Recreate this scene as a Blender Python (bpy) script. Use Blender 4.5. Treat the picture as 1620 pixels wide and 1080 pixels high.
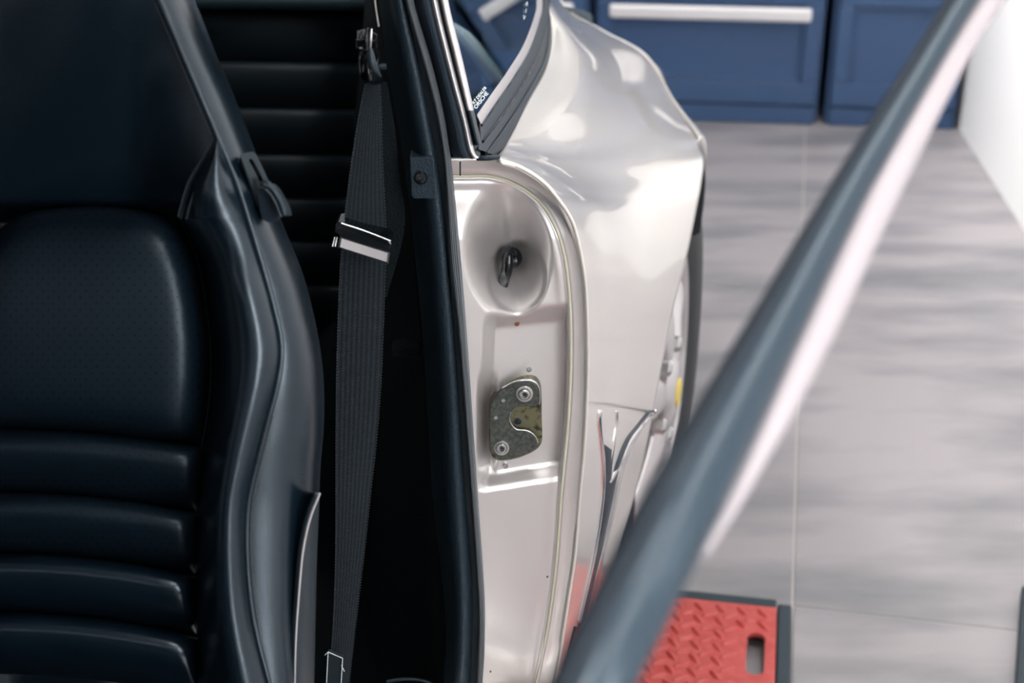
import bpy, bmesh, math, random
import numpy as np
from mathutils import Vector, Matrix
from mathutils.bvhtree import BVHTree
random.seed(4)
for o in list(bpy.data.objects): bpy.data.objects.remove(o)
S = bpy.context.scene; COL = S.collection

# ------------------------------------------------------------------ camera
FPX = 2250.0; PITCH = math.radians(25.0); CAM = np.array([0.0, 0.0, 1.21])
cd = bpy.data.cameras.new('camera'); cam = bpy.data.objects.new('camera', cd); COL.objects.link(cam)
cam.location = CAM; cam.rotation_euler = (math.radians(90) - PITCH, 0, 0)
cd.sensor_width = 36; cd.lens = 50; cd.clip_start = 0.02
cd.dof.use_dof = True; cd.dof.focus_distance = 1.19; cd.dof.aperture_fstop = 50 / 8.0
S.camera = cam
# ------------------------------------------------------------------ world, exposure
W = bpy.data.worlds.new('world'); S.world = W; W.use_nodes = True
W.node_tree.nodes['Background'].inputs[0].default_value = (.75, .85, 1, 1)
W.node_tree.nodes['Background'].inputs[1].default_value = 0.15
S.view_settings.view_transform = 'Standard'; S.view_settings.look = 'None'
S.view_settings.gamma = 1; S.view_settings.exposure = 0.0; S.view_settings.use_curve_mapping = False
LED = 27.0        # strength of the ceiling LED panels

def wall_fill(x, y, z, tx, ty, tz, e, sx=.9, sy=.35, spread=75):  # unseen area lights added to brighten the white wall
    l = bpy.data.lights.new('wall_fill', 'AREA'); l.shape = 'RECTANGLE'; l.size = sx; l.size_y = sy; l.energy = e; l.spread = math.radians(spread); l.color = (1, .97, .95)
    o = bpy.data.objects.new('wall_fill', l); COL.objects.link(o); o.location = (x, y, z)
    o.rotation_euler = Vector((tx - x, ty - y, tz - z)).to_track_quat('-Z', 'Y').to_euler(); return o
wall_fill(-.7, 1.7, 3.0, 1.25, 2.0, 1.0, 11, spread=50); wall_fill(-.6, 3.3, 3.0, 1.3, 3.3, 1.1, 14, spread=42); wall_fill(-.7, -.3, 3.0, 1.1, -.2, .9, 10, spread=60)
# ------------------------------------------------------------------ helpers
Fv = np.array([0, math.cos(PITCH), -math.sin(PITCH)]); Uv = np.array([0, math.sin(PITCH), math.cos(PITCH)]); Rv = np.array([1., 0, 0])
def P(px, py, Y):
    """the place in the world seen at a pixel of the photograph, Y metres in front of the camera"""
    d = Fv + (px - 810) / FPX * Rv + (540 - py) / FPX * Uv
    return CAM + d * (Y / d[1])
def FL(px, py, z=0.0):
    d = Fv + (px - 810) / FPX * Rv + (540 - py) / FPX * Uv
    return CAM + d * ((z - CAM[2]) / d[2])
def cr(pts, n, dense=24):
    p = np.asarray(pts, float)
    if len(p) == 2:
        t = np.linspace(0, 1, n)[:, None]; return p[0] * (1 - t) + p[1] * t
    q = np.vstack([2 * p[0] - p[1], p, 2 * p[-1] - p[-2]]); out = []
    for i in range(1, len(q) - 2):
        for k in range(dense):
            t = k / dense
            out.append(0.5 * ((2 * q[i]) + (-q[i-1] + q[i+1]) * t + (2*q[i-1] - 5*q[i] + 4*q[i+1] - q[i+2]) * t*t + (-q[i-1] + 3*q[i] - 3*q[i+1] + q[i+2]) * t**3))
    out.append(q[-2]); out = np.array(out)
    s = np.concatenate([[0], np.cumsum(np.linalg.norm(np.diff(out, axis=0), axis=1))])
    t = np.linspace(0, s[-1], n)
    return np.stack([np.interp(t, s, out[:, k]) for k in range(out.shape[1])], 1)
def cru(pts, n):
    """Catmull-Rom at uniform parameter (rows of a control net stay paired)"""
    p = np.asarray(pts, float); m = len(p)
    if m == 2:
        t = np.linspace(0, 1, n)[:, None]; return p[0] * (1 - t) + p[1] * t
    q = np.vstack([2 * p[0] - p[1], p, 2 * p[-1] - p[-2]]); out = []
    for s in np.linspace(0, m - 1, n):
        i = min(int(s), m - 2); t = s - i; i += 1
        out.append(0.5 * ((2 * q[i]) + (-q[i-1] + q[i+1]) * t + (2*q[i-1] - 5*q[i] + 4*q[i+1] - q[i+2]) * t*t + (-q[i-1] + 3*q[i] - 3*q[i+1] + q[i+2]) * t**3))
    return np.array(out)
def sst(a, b, x):
    t = np.clip((x - a) / (b - a), 0, 1); return t * t * (3 - 2 * t)
WL = {}
def wl(o): return WL.get(o.name, np.zeros(3)) if o else np.zeros(3)
def empty(name, loc, label=None, cat=None, group=None):
    o = bpy.data.objects.new(name, None); COL.objects.link(o); o.empty_display_size = .05
    o.location = loc; WL[o.name] = np.array(loc, float); tag(o, label, cat, group); return o
def tag(o, label=None, cat=None, group=None, kind=None):
    if label: o['label'] = label
    if cat: o['category'] = cat
    if group: o['group'] = group
    if kind: o['kind'] = kind
    return o
def mk(name, V, F, m, parent=None, smooth=True, uv=None, face_cam=False, solid=0, bevel=0, label=None, kind=None, sharp=None, subd=0):
    V = np.asarray(V, float); c = (V.min(0) + V.max(0)) / 2
    me = bpy.data.meshes.new(name); F = [list(map(int, f)) for f in F]
    if face_cam:
        s = 0
        for f in F[::max(1, len(F)//60)]:
            a, b, d = V[f[0]], V[f[1]], V[f[2]]; s += np.dot(np.cross(b - a, d - a), CAM - a)
        if s < 0: F = [f[::-1] for f in F]
    me.from_pydata((V - c).tolist(), [], F)
    if uv is not None:
        l = me.uv_layers.new(name='UVMap'); vi = np.zeros(len(me.loops), int); me.loops.foreach_get('vertex_index', vi)
        l.data.foreach_set('uv', np.asarray(uv, float)[vi].ravel())
    me.materials.append(m)
    if smooth: me.shade_smooth()
    if not face_cam:
        b = bmesh.new(); b.from_mesh(me); bmesh.ops.recalc_face_normals(b, faces=b.faces); b.to_mesh(me); b.free()
    if sharp: me.set_sharp_from_angle(angle=math.radians(sharp))
    me.update()
    o = bpy.data.objects.new(name, me); COL.objects.link(o)
    if parent: o.parent = parent
    o.location = c - wl(parent); WL[o.name] = c
    if solid: md = o.modifiers.new('s', 'SOLIDIFY'); md.thickness = solid; md.offset = -1
    if bevel: md = o.modifiers.new('b', 'BEVEL'); md.width = bevel; md.segments = 2; md.limit_method = 'ANGLE'
    if subd: md = o.modifiers.new('u', 'SUBSURF'); md.levels = subd; md.render_levels = subd
    return tag(o, label, kind=kind)
def gridfaces(nv, nu, closed=False):
    F = []
    for i in range(nv - 1):
        for j in range(nu - 1 + (1 if closed else 0)):
            j2 = (j + 1) % nu; F.append((i*nu + j, i*nu + j2, (i+1)*nu + j2, (i+1)*nu + j))
    return F
def griduv(nv, nu, su=1, sv=1):
    return [(u * su, v * sv) for v in np.linspace(0, 1, nv) for u in np.linspace(0, 1, nu)]
def net(rows, nv, nu):
    """bicubic surface through a control net of world points"""
    A = np.array([cru(r, nu) for r in rows]); B = np.array([cru(A[:, j], nv) for j in range(nu)])
    return B.transpose(1, 0, 2)                                      # nv, nu, 3
def surf(name, G, m, parent=None, **k):
    nv, nu = G.shape[:2]
    return mk(name, G.reshape(-1, 3), gridfaces(nv, nu), m, parent, uv=k.pop('uv', griduv(nv, nu)), face_cam=True, **k)
def band(name, L, R, m, parent=None, prof=None, nv=120, nu=12, back=0.012, su=1, sv=1, **k):
    """closed strip between two edge curves (px, py, Y); prof(u) lifts it towards the front; a flat back closes it"""
    Lw = cr([P(*p) for p in L], nv); Rw = cr([P(*p) for p in R], nv)
    us = np.linspace(0, 1, nu); V = []; UV = []
    for i in range(nv):
        for u in us:
            p = Lw[i] * (1 - u) + Rw[i] * u
            if prof: p = p + np.array([0, -prof(u), prof(u) * .3])
            V.append(p); UV.append((u * su, i / (nv - 1) * sv))
        for u in us[::-1]:
            p = Lw[i] * (1 - u) + Rw[i] * u; V.append(p + np.array([0, back, 0])); UV.append((u * su, i / (nv - 1) * sv))
    w = 2 * nu; F = gridfaces(nv, w, True); F.append(list(range(w))); F.append(list(range((nv-1)*w, nv*w))[::-1])
    return mk(name, V, F, m, parent, uv=UV, sharp=k.pop('sharp', 50), **k)
def tube(name, pts, r, m, parent=None, n=10, nv=None, flat=1.0, world=False, **k):
    p = [np.array(q) if world else P(*q) for q in pts]
    nv = nv or max(2, len(p) * 6); p = cr(p, nv) if len(p) > 1 else p
    V = []; rr = (lambda t: r(t)) if callable(r) else (lambda t: r); prev = None
    for i in range(nv):
        t = p[min(i+1, nv-1)] - p[max(i-1, 0)]; t = t / (np.linalg.norm(t) + 1e-9)
        a = np.array([0, -1., 0]) if prev is None else prev
        a = a - t * np.dot(a, t)
        if np.linalg.norm(a) < .15: a = np.array([0, 0, 1.]) - t * t[2]
        a /= np.linalg.norm(a); prev = a; b = np.cross(t, a)
        for j in range(n):
            w = 2 * math.pi * j / n; V.append(p[i] + rr(i/(nv-1)) * (math.cos(w) * a * flat + math.sin(w) * b))
    F = gridfaces(nv, n, True); F.append(list(range(n))[::-1]); F.append(list(range((nv-1)*n, nv*n)))
    uv = [(j / n, i / (nv-1)) for i in range(nv) for j in range(n)]
    return mk(name, V, F, m, parent, uv=uv, sharp=60, **k)
def box(name, lo, hi, m, parent=None, bevel=0.003, rot=0, piv=(0, 0, 0), **k):
    V = []; c, s = math.cos(rot), math.sin(rot)
    for x in (lo[0], hi[0]):
        for y in (lo[1], hi[1]):
            for z in (lo[2], hi[2]): V.append((piv[0] + c*x - s*y, piv[1] + s*x + c*y, piv[2] + z))
    F = [(0,1,3,2), (4,6,7,5), (0,4,5,1), (2,3,7,6), (0,2,6,4), (1,5,7,3)]
    return mk(name, V, F, m, parent, smooth=False, bevel=bevel, **k)
def prism(name, poly, m, depth, axis=(0, 1, 0), parent=None, bevel=0, **k):
    """outline of world points pushed back by depth along axis"""
    bm = bmesh.new(); a = np.array(axis, float) * depth
    f = [bm.verts.new(p) for p in poly]; g = [bm.verts.new(np.array(p) + a) for p in poly]
    bm.faces.new(f); bm.faces.new(g[::-1]); n = len(f)
    for i in range(n): bm.faces.new((f[i], g[i], g[(i+1) % n], f[(i+1) % n]))
    bm.verts.index_update(); V = [tuple(v.co) for v in bm.verts]; F = [[v.index for v in q.verts] for q in bm.faces]; bm.free()
    return mk(name, V, F, m, parent, smooth=False, bevel=bevel, **k)
def lathe(name, prof, m, parent, c, ax, n=32, **k):
    """prof: (radius, distance along axis)"""
    ax = np.array(ax, float); ax /= np.linalg.norm(ax); t = np.array([0, 0, 1.]) if abs(ax[2]) < .9 else np.array([1., 0, 0])
    a = np.cross(ax, t); a /= np.linalg.norm(a); b = np.cross(ax, a); V = []
    for r, h in prof:
        for j in range(n):
            w = 2*math.pi*j/n; V.append(np.array(c) + ax*h + max(r, 1e-5)*(math.cos(w)*a + math.sin(w)*b))
    F = gridfaces(len(prof), n, True); F.append(list(range(n))[::-1]); F.append(list(range((len(prof)-1)*n, len(prof)*n)))
    return mk(name, V, F, m, parent, sharp=k.pop('sharp', 40), **k)

# ------------------------------------------------------------------ materials
def mat(name, col, rough=.5, metal=0, coat=0, spec=.5, emit=0, alpha=1, trans=0, ior=1.45, coat_rough=.03):
    m = bpy.data.materials.new(name); m.use_nodes = True; b = m.node_tree.nodes['Principled BSDF']; I = b.inputs
    I['Base Color'].default_value = (*col, 1); I['Roughness'].default_value = rough; I['Metallic'].default_value = metal
    I['Coat Weight'].default_value = coat; I['Coat Roughness'].default_value = coat_rough; I['Specular IOR Level'].default_value = spec
    I['Transmission Weight'].default_value = trans; I['IOR'].default_value = ior
    if emit: I['Emission Color'].default_value = (*col, 1); I['Emission Strength'].default_value = emit
    return m
def nd(m, t, **k):
    n = m.node_tree.nodes.new(t)
    for a, v in k.items(): setattr(n, a, v)
    return n
def ln(m, a, b): m.node_tree.links.new(a, b)
def bump(m, scale=200, strength=.2, dist=.001, stretch=(1, 1, 1), detail=3, col2=None, kind='noise', lo=.35, hi=.65):
    b = m.node_tree.nodes['Principled BSDF']; g = nd(m, 'ShaderNodeNewGeometry'); mp = nd(m, 'ShaderNodeMapping'); mp.inputs['Scale'].default_value = stretch
    ln(m, g.outputs['Position'], mp.inputs[0])
    if kind == 'noise': t = nd(m, 'ShaderNodeTexNoise'); t.inputs['Detail'].default_value = detail; out = t.outputs['Fac']
    else: t = nd(m, 'ShaderNodeTexVoronoi'); out = t.outputs['Distance']
    t.inputs['Scale'].default_value = scale; ln(m, mp.outputs[0], t.inputs['Vector'])
    if strength:
        u = nd(m, 'ShaderNodeBump'); u.inputs['Strength'].default_value = strength; u.inputs['Distance'].default_value = dist
        ln(m, out, u.inputs['Height']); ln(m, u.outputs[0], b.inputs['Normal'])
    if col2:
        r = nd(m, 'ShaderNodeMapRange'); r.inputs[1].default_value = lo; r.inputs[2].default_value = hi; ln(m, out, r.inputs[0])
        x = nd(m, 'ShaderNodeMix', data_type='RGBA'); x.inputs[6].default_value = b.inputs['Base Color'].default_value; x.inputs[7].default_value = (*col2, 1)
        ln(m, r.outputs[0], x.inputs[0]); ln(m, x.outputs[2], b.inputs['Base Color'])
    return m
def math_(m, op, a, b=None):
    n = nd(m, 'ShaderNodeMath', operation=op)
    for i, v in enumerate((a, b)):
        if v is None: continue
        if isinstance(v, (int, float)): n.inputs[i].default_value = v
        else: ln(m, v, n.inputs[i])
    return n.outputs[0]
LC = (.003, .008, .014)
leather = bump(mat('leather', LC, .27, spec=.95), 900, .12, .0006, kind='voronoi')
leather_perf = mat('leather_perforated', LC, .40, spec=.55)
def perforate(m):                                                    # punched holes: printed fine relief, staggered rows
    b = m.node_tree.nodes['Principled BSDF']; tc = nd(m, 'ShaderNodeTexCoord'); sp = nd(m, 'ShaderNodeSeparateXYZ'); ln(m, tc.outputs['UV'], sp.inputs[0])
    ds = []
    for off in (0, .5):
        fx = math_(m, 'SUBTRACT', math_(m, 'FRACT', math_(m, 'ADD', math_(m, 'DIVIDE', sp.outputs[0], 17.0), off)), .5)
        fy = math_(m, 'SUBTRACT', math_(m, 'FRACT', math_(m, 'ADD', math_(m, 'DIVIDE', sp.outputs[1], 20.0), off)), .5)
        fx = math_(m, 'MULTIPLY', fx, 17.0); fy = math_(m, 'MULTIPLY', fy, 20.0)
        ds.append(math_(m, 'SQRT', math_(m, 'ADD', math_(m, 'MULTIPLY', fx, fx), math_(m, 'MULTIPLY', fy, fy))))
    d = math_(m, 'MINIMUM', ds[0], ds[1]); r = nd(m, 'ShaderNodeMapRange'); r.inputs[1].default_value = .7; r.inputs[2].default_value = 1.6; ln(m, d, r.inputs[0])
    x = nd(m, 'ShaderNodeMix', data_type='RGBA'); x.inputs[6].default_value = (.003, .004, .005, 1); x.inputs[7].default_value = (*LC, 1)
    ln(m, r.outputs[0], x.inputs[0]); ln(m, x.outputs[2], b.inputs['Base Color'])
    ln(m, math_(m, 'MULTIPLY', r.outputs[0], .5), b.inputs['Specular IOR Level'])
    v = nd(m, 'ShaderNodeTexNoise'); v.inputs['Scale'].default_value = 500; g = nd(m, 'ShaderNodeNewGeometry'); ln(m, g.outputs['Position'], v.inputs['Vector'])
    u = nd(m, 'ShaderNodeBump'); u.inputs['Strength'].default_value = .15; u.inputs['Distance'].default_value = .0005; ln(m, v.outputs['Fac'], u.inputs['Height']); ln(m, u.outputs[0], b.inputs['Normal'])
perforate(leather_perf)
thread = mat('thread', (.06, .075, .085), .7)
dark_plastic = mat('dark_plastic', (.016, .025, .033), .38, spec=.5)
gloss_black = mat('gloss_black', (.004, .006, .008), .12, spec=.6)
vinyl = bump(mat('vinyl', (.011, .020, .029), .42, spec=.5), 650, .35, .0008, kind='voronoi')
rubber = mat('rubber', (.009, .015, .023), .45, spec=.4)
rubber_soft = mat('rubber_soft', (.016, .025, .036), .5, spec=.35)
rubber_ribbed = mat('rubber_ribbed', (.13, .145, .16), .6)
carpet = bump(mat('carpet', (.006, .009, .011), .95, spec=.1), 500, .8, .003)
paint = mat('silver_paint', (.75, .71, .67), .34, metal=.55, coat=1, coat_rough=.02)
paint_jamb = bump(mat('silver_paint_jamb', (.60, .57, .565), .36, metal=.6, coat=.7, coat_rough=.08), 1500, .05, .0003)
sealant = bump(mat('sealant', (.50, .48, .38), .5), 300, .3, .001)
steel = mat('steel', (.55, .55, .55), .25, metal=1)
chrome = mat('chrome', (.85, .83, .84), .14, metal=1)
anod = mat('brushed_aluminium', (.72, .68, .68), .32, metal=.7)
zinc = bump(mat('zinc_plate', (.125, .135, .125), .40, metal=.8), 330, .3, .0004, col2=(.065, .075, .07), detail=6)
brass = bump(mat('yellow_zinc', (.17, .165, .10), .45, metal=.7), 160, .2, .0004, col2=(.045, .042, .03), detail=5, lo=.5, hi=.65)
tyre_m = bump(mat('tyre_rubber', (.016, .019, .022), .6), 80, .2, .001)
wheel_silver = mat('wheel_silver', (.55, .52, .53), .28, metal=.6, coat=.8)
blue_paint = bump(mat('cabinet_blue', (.042, .088, .190), .42), 900, .05, .0003)
floor_m = bump(mat('slate_tile', (.335, .312, .322), .42), 2.9, .25, .003, stretch=(.8, 2.3, 1), detail=10, col2=(.135, .142, .156), lo=.42, hi=.74)
grout = mat('grout', (.46, .435, .42), .8)
white_wall = bump(mat('white_wall', (.90, .90, .90), .6), 60, .03, .0005)
grey_wall = mat('grey_wall', (.55, .57, .60), .7)
ceil_m = mat('ceiling_paint', (.72, .73, .75), .8)
red_m = bump(mat('red_steel', (.43, .042, .038), .36, spec=.6), 60, .1, .0004, col2=(.50, .075, .066))
black_steel = mat('black_steel', (.018, .03, .038), .45)
frame_paint = mat('dark_frame_paint', (.012, .026, .040), .36, spec=.6, coat=.25, coat_rough=.2)
pale_mould = mat('pale_moulding', (.37, .33, .345), .5)
satin = mat('satin_metal', (.12, .115, .12), .3, metal=1)
fill_glow_m = mat('fill_glow', (.95, .98, 1), .4, emit=8.5)  # glow of the added panel in the right wall
pale_band = mat('pale_reflection', (.92, .86, .86), .3, spec=.8, coat=1)  # colour of the band that imitates a reflection
seal_dark = mat('dark_seal', (.004, .010, .018), .6, spec=.35)
leather_dull = mat('leather_dull', (.004, .011, .017), .5, spec=.4)
glow = mat('led_diffuser', (1, .985, .96), .5, emit=LED)
yellow = mat('crest_yellow', (.65, .50, .08), .4)
rust = mat('rust', (.16, .06, .02), .8)
decal = mat('decal_white', (.72, .80, .82), .5)
glass_m = mat('tinted_glass', (.50, .66, .70), .0, trans=1, ior=1.40)
shelf_m = bump(mat('shelf_trim', (.012, .030, .042), .6), 700, .2, .0006)
web_m = mat('webbing', (.020, .026, .034), .7, spec=.3)
def webbing(m):
    b = m.node_tree.nodes['Principled BSDF']; tc = nd(m, 'ShaderNodeTexCoord'); sp = nd(m, 'ShaderNodeSeparateXYZ'); ln(m, tc.outputs['UV'], sp.inputs[0])
    a = math_(m, 'SINE', math_(m, 'MULTIPLY', sp.outputs[0], 2*math.pi*9)); c = math_(m, 'SINE', math_(m, 'ADD', math_(m, 'MULTIPLY', sp.outputs[1], 2*math.pi*330), math_(m, 'MULTIPLY', sp.outputs[0], 40)))
    c2 = math_(m, 'SINE', math_(m, 'MULTIPLY', sp.outputs[0], 2*math.pi*36))
    h = math_(m, 'ADD', math_(m, 'ADD', a, math_(m, 'MULTIPLY', c, .6)), math_(m, 'MULTIPLY', c2, .5))
    u = nd(m, 'ShaderNodeBump'); u.inputs['Strength'].default_value = .8; u.inputs['Distance'].default_value = .0006; ln(m, h, u.inputs['Height']); ln(m, u.outputs[0], b.inputs['Normal'])
    r = nd(m, 'ShaderNodeMapRange'); r.inputs[1].default_value = -1.5; r.inputs[2].default_value = 2; ln(m, h, r.inputs[0])
    x = nd(m, 'ShaderNodeMix', data_type='RGBA'); x.inputs[6].default_value = (.007, .010, .014, 1); x.inputs[7].default_value = (.026, .034, .042, 1)
    ln(m, r.outputs[0], x.inputs[0]); ln(m, x.outputs[2], b.inputs['Base Color'])
webbing(web_m)

for m_ in (leather, leather_perf, vinyl, rubber, rubber_soft, dark_plastic, frame_paint, web_m, black_steel, rubber_ribbed):
    m_.node_tree.nodes['Principled BSDF'].inputs['Specular Tint'].default_value = (.78, .90, 1.0, 1)
# ------------------------------------------------------------------ the room
fb = box('floor', (-3.6, -2.6, -.06), (3.0, 5.6, -.0015), grout, None, bevel=0); tag(fb, kind='structure')
YAW = math.radians(-11.0); J = FL(1254, 958)
TS = 1.2; cache = None
for i in range(-4, 3):
    for j in range(-4, 4):
        cx = J[0] + math.cos(YAW)*(i+.5)*TS - math.sin(YAW)*(j+.5)*TS; cy = J[1] + math.sin(YAW)*(i+.5)*TS + math.cos(YAW)*(j+.5)*TS
        if not (-3.4 < cx < 2.2 and -2.4 < cy < 5.2): continue
        if cache is None:
            t = box('tile', (-TS/2 + .0016, -TS/2 + .0016, -.012), (TS/2 - .0016, TS/2 - .0016, 0), floor_m, fb, bevel=.0012, rot=YAW, piv=(cx, cy, 0)); cache = t
        else:
            t = cache.copy(); COL.objects.link(t); t.parent = fb
        t.location = np.array([cx, cy, -.006 + random.uniform(0, .0004)]) - wl(fb)
def wallx(Y): return 1.34 - .099 * (4.25 - Y)
prism('wall_right', [(wallx(-2.6), -2.6, 0), (wallx(5.4), 5.4, 0), (wallx(5.4), 5.4, 3.1), (wallx(-2.6), -2.6, 3.1)], white_wall, .12, (1, 0, 0))['kind'] = 'structure'
wq = lambda Y, z: np.array([wallx(Y) - .004, Y, z])
wf = prism('fill_panel', [wq(-.80, .50), wq(.0, .50), wq(.0, 2.0), wq(-.80, 2.0)], anod, .006, (-1, 0, 0)); wf['kind'] = 'structure'  # unseen glowing panel, added to put highlights on the seat leather
prism('fill_face', [p + np.array([-.007, 0, 0]) for p in (wq(-.75, .55), wq(-.05, .55), wq(-.05, 1.95), wq(-.75, 1.95))], fill_glow_m, .002, (-1, 0, 0), wf)
tag(box('wall_back', (-3.6, 4.85, 0), (1.46, 4.97, 3.1), grey_wall, bevel=0), kind='structure')
tag(box('wall_left', (-3.72, -2.6, 0), (-3.6, 4.97, 3.1), grey_wall, bevel=0), kind='structure')
tag(box('wall_front', (-3.6, -2.72, 0), (.66, -2.6, 3.1), grey_wall, bevel=0), kind='structure')
tag(box('ceiling', (-3.72, -2.72, 3.1), (1.6, 5.0, 3.2), ceil_m, bevel=0), kind='structure')
def led(x, y, lx, ly, lab):
    t = empty('ceiling_light', (x, y, 3.09), lab, 'light', 'LED panels on the ceiling')
    box('light_frame', (x-lx/2-.02, y-ly/2-.02, 3.055), (x+lx/2+.02, y+ly/2+.02, 3.098), anod, t, bevel=.002)
    box('diffuser', (x-lx/2, y-ly/2, 3.045), (x+lx/2, y+ly/2, 3.056), glow, t, bevel=0)
for x, y, lx, ly, w in [(.62, .6, .13, 2.4, 'LED ceiling panel beside the white wall, nearer the camera'), (.98, 3.4, .11, 1.8, 'LED ceiling panel beside the white wall, nearer the cabinets'),
                        (-.55, .3, .13, 1.6, 'LED ceiling panel over the car door opening'), (-1.1, 3.3, .12, 1.8, 'LED ceiling panel over the tail of the car'),
                        (-2.3, 1.0, .13, 2.4, 'LED ceiling panel over the far side of the car'), (-.7, -1.6, 1.8, .14, 'LED ceiling panel behind the camera')]:
    led(x, y, lx, ly, w)

# ------------------------------------------------------------------ blue cabinets
CY = math.radians(-6.8); CO = FL(1297, 199.3)
def cabinet(u0, u1, lab, handles=True):
    n = np.array([-math.sin(CY), math.cos(CY)]); base = (CO[0] + math.cos(CY)*(u0+u1)/2, CO[1] + math.sin(CY)*(u0+u1)/2, 0)
    t = empty('tool_cabinet', base, lab, 'cabinet', 'blue drawer cabinets along the back wall')
    w = (u1 - u0) / 2; k = dict(rot=CY, piv=base)
    box('carcass', (-w, .03, 0), (w, .55, .93), blue_paint, t, **k)
    box('plinth', (-w + .012, .004, .002), (w - .012, .034, .056), blue_paint, t, **k)
    def front(z0, z1, hz):
        d = box('drawer', (-w + .012, .010, z0), (w - .012, .034, z1), blue_paint, t, **k)
        fw = .045; r = .022
        for (a, b, c, e) in ((-w+.012, w-.012, z0, z0+.065), (-w+.012, w-.012, z1-fw, z1), (-w+.012, -w+.012+fw, z0+.065, z1-fw), (w-.012-fw, w-.012, z0+.065, z1-fw)):
            box('frame_rail', (a, -.004, c), (b, .012, e), blue_paint, d, bevel=.004, **k)
        a0, a1, c0, c1 = -w+.012+fw, w-.012-fw, z0+.065, z1-fw
        for (a, b, c, e) in ((a0, a1, c0, c0+.012), (a0, a1, c1-.012, c1), (a0, a0+.012, c0, c1), (a1-.012, a1, c0, c1)):
            box('moulding', (a, .002, c), (b, .012, e), blue_paint, d, bevel=.004, **k)
        if handles and hz:
            h = box('handle', (-w + .045, -.048, hz - .02), (w - .045, -.030, hz + .02), chrome_b, d, bevel=.008, **k)
            for s in (-1, 1): box('handle_post', (s*(w-.12) - .012, -.034, hz - .012), (s*(w-.12) + .012, .004, hz + .012), chrome_b, h, **k)
    front(.062, .40, .335); front(.412, .66, .60); front(.672, .915, .86)
    return t
chrome_b_ = mat('satin_white_aluminium', (.86, .84, .85), .35, metal=.3)
chrome_b = chrome_b_
cabinet(-2.03, -1.37, 'blue drawer cabinet hidden behind the car, furthest from the white wall')
cabinet(-1.355, -.695, 'blue drawer cabinet mostly hidden behind the silver car fender')
cabinet(-.68, -.010, 'blue drawer cabinet with a long pale bar handle, right of the car')
cabinet(.012, .395, 'blue panelled cabinet in the corner by the white wall', handles=False)
prism('worktop', [(CO[0]+math.cos(CY)*u - math.sin(CY)*v, CO[1]+math.sin(CY)*u+math.cos(CY)*v, .932) for u, v in ((-2.04, -.02), (.385, -.02), (.37, .57), (-2.04, .57))], grout, .03, (0, 0, 1), bevel=.003)
tag(bpy.data.objects['worktop'], 'pale worktop lying on the blue cabinets', 'worktop')

# ------------------------------------------------------------------ red lift platform
TZ = .032; C0 = FL(1229, 961, TZ); PY = math.radians(-10.5)
def pl(u, v, z=TZ):                                                  # u to the left of the corner, v towards the camera
    return np.array([C0[0] - math.cos(PY)*u + math.sin(PY)*v, C0[1] - math.sin(PY)*u - math.cos(PY)*v, z])
c_, s_ = math.cos(PY), math.sin(PY)
plat = empty('lift_platform', pl(.35, .8, 0), 'red diamond-plate lift platform with an oblong hole and black frame, beside the rear wheel', 'lift')
PW, PL_ = .62, 1.5
# deck with the oblong slot
sl0, sl1 = None, None
def plinv(p): d = p[:2] - C0[:2]; return (-(d[0]*c_ + d[1]*s_), -( -d[0]*s_ + d[1]*c_))
q = [plinv(FL(x, y, TZ)) for x, y in ((1212, 1001), (1184, 1001), (1178, 1065), (1207, 1069))]
su0 = (q[0][0] + q[3][0]) / 2; su1 = (q[1][0] + q[2][0]) / 2; sv0 = (q[0][1] + q[1][1]) / 2; sv1 = (q[2][1] + q[3][1]) / 2
def deck():
    bm = bmesh.new(); R = .012; inner = []
    for (cu, cv, a0) in ((su0+R, sv0+R, math.pi), (su1-R, sv0+R, 1.5*math.pi), (su1-R, sv1-R, 0), (su0+R, sv1-R, .5*math.pi)):
        for k in range(5):
            a = a0 + k/4 * math.pi/2; inner.append((cu + R*math.cos(a), cv + R*math.sin(a)))
    outer = [(0, 0), (PW, 0), (PW, PL_), (0, PL_)]
    V = []; F = []
    for z in (TZ, TZ - .006):
        V += [pl(u, v, z) for u, v in outer] + [pl(u, v, z) for u, v in inner]
    n = len(inner)
    for lay in (0, 1):
        o = lay * (4 + n)
        for k in range(4):
            seg = [o + 4 + k*5 + i for i in range(5)]
            F.append([o + k] + seg[::-1]) ; F.append([o + k, o + 4 + k*5 + 4, o + 4 + ((k+1) % 4)*5, o + (k+1) % 4][::1])
    for i in range(n): F.append([4 + i, 4 + (i+1) % n, 8 + n + (i+1) % n, 8 + n + i])
    for i in range(4): F.append([i, (i+1) % 4, 4 + n + (i+1) % 4, 4 + n + i])
    return mk('deck_plate', V, F, red_m, plat, smooth=False)
deck()
def rbox(name, u0, u1, v0, v1, z0, z1, m):
    top = [pl(u, v, z1) for u, v in ((u0, v0), (u1, v0), (u1, v1), (u0, v1))]
    return prism(name, top, m, z1 - z0, (0, 0, -1), plat, bevel=.003)
rbox('side_rail', -.021, -.001, -.012, PL_, .0005, TZ - .001, black_steel)
rbox('side_rail', PW + .001, PW + .021, -.012, PL_, .0005, TZ - .001, black_steel)
rbox('end_rail', 0, PW, -.024, -.001, .0005, TZ - .002, black_steel)
rbox('end_rail', 0, PW, PL_ + .001, PL_ + .03, .0005, TZ - .002, black_steel)
ring = [(.0125*math.cos(a), .0042*math.sin(a)) for a in np.linspace(0, 2*math.pi, 12, endpoint=False)]
LV = np.array([(x, y, 0) for x, y in ring] + [(x*.72, y*.45, .0030) for x, y in ring])
LF = [(a, (a+1) % 12, 12+(a+1) % 12, 12+a) for a in range(12)] + [list(range(12, 24))]
lug = bpy.data.meshes.new('lug'); lug.from_pydata(LV.tolist(), [], LF); lug.materials.append(red_m); lug.shade_smooth()
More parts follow.
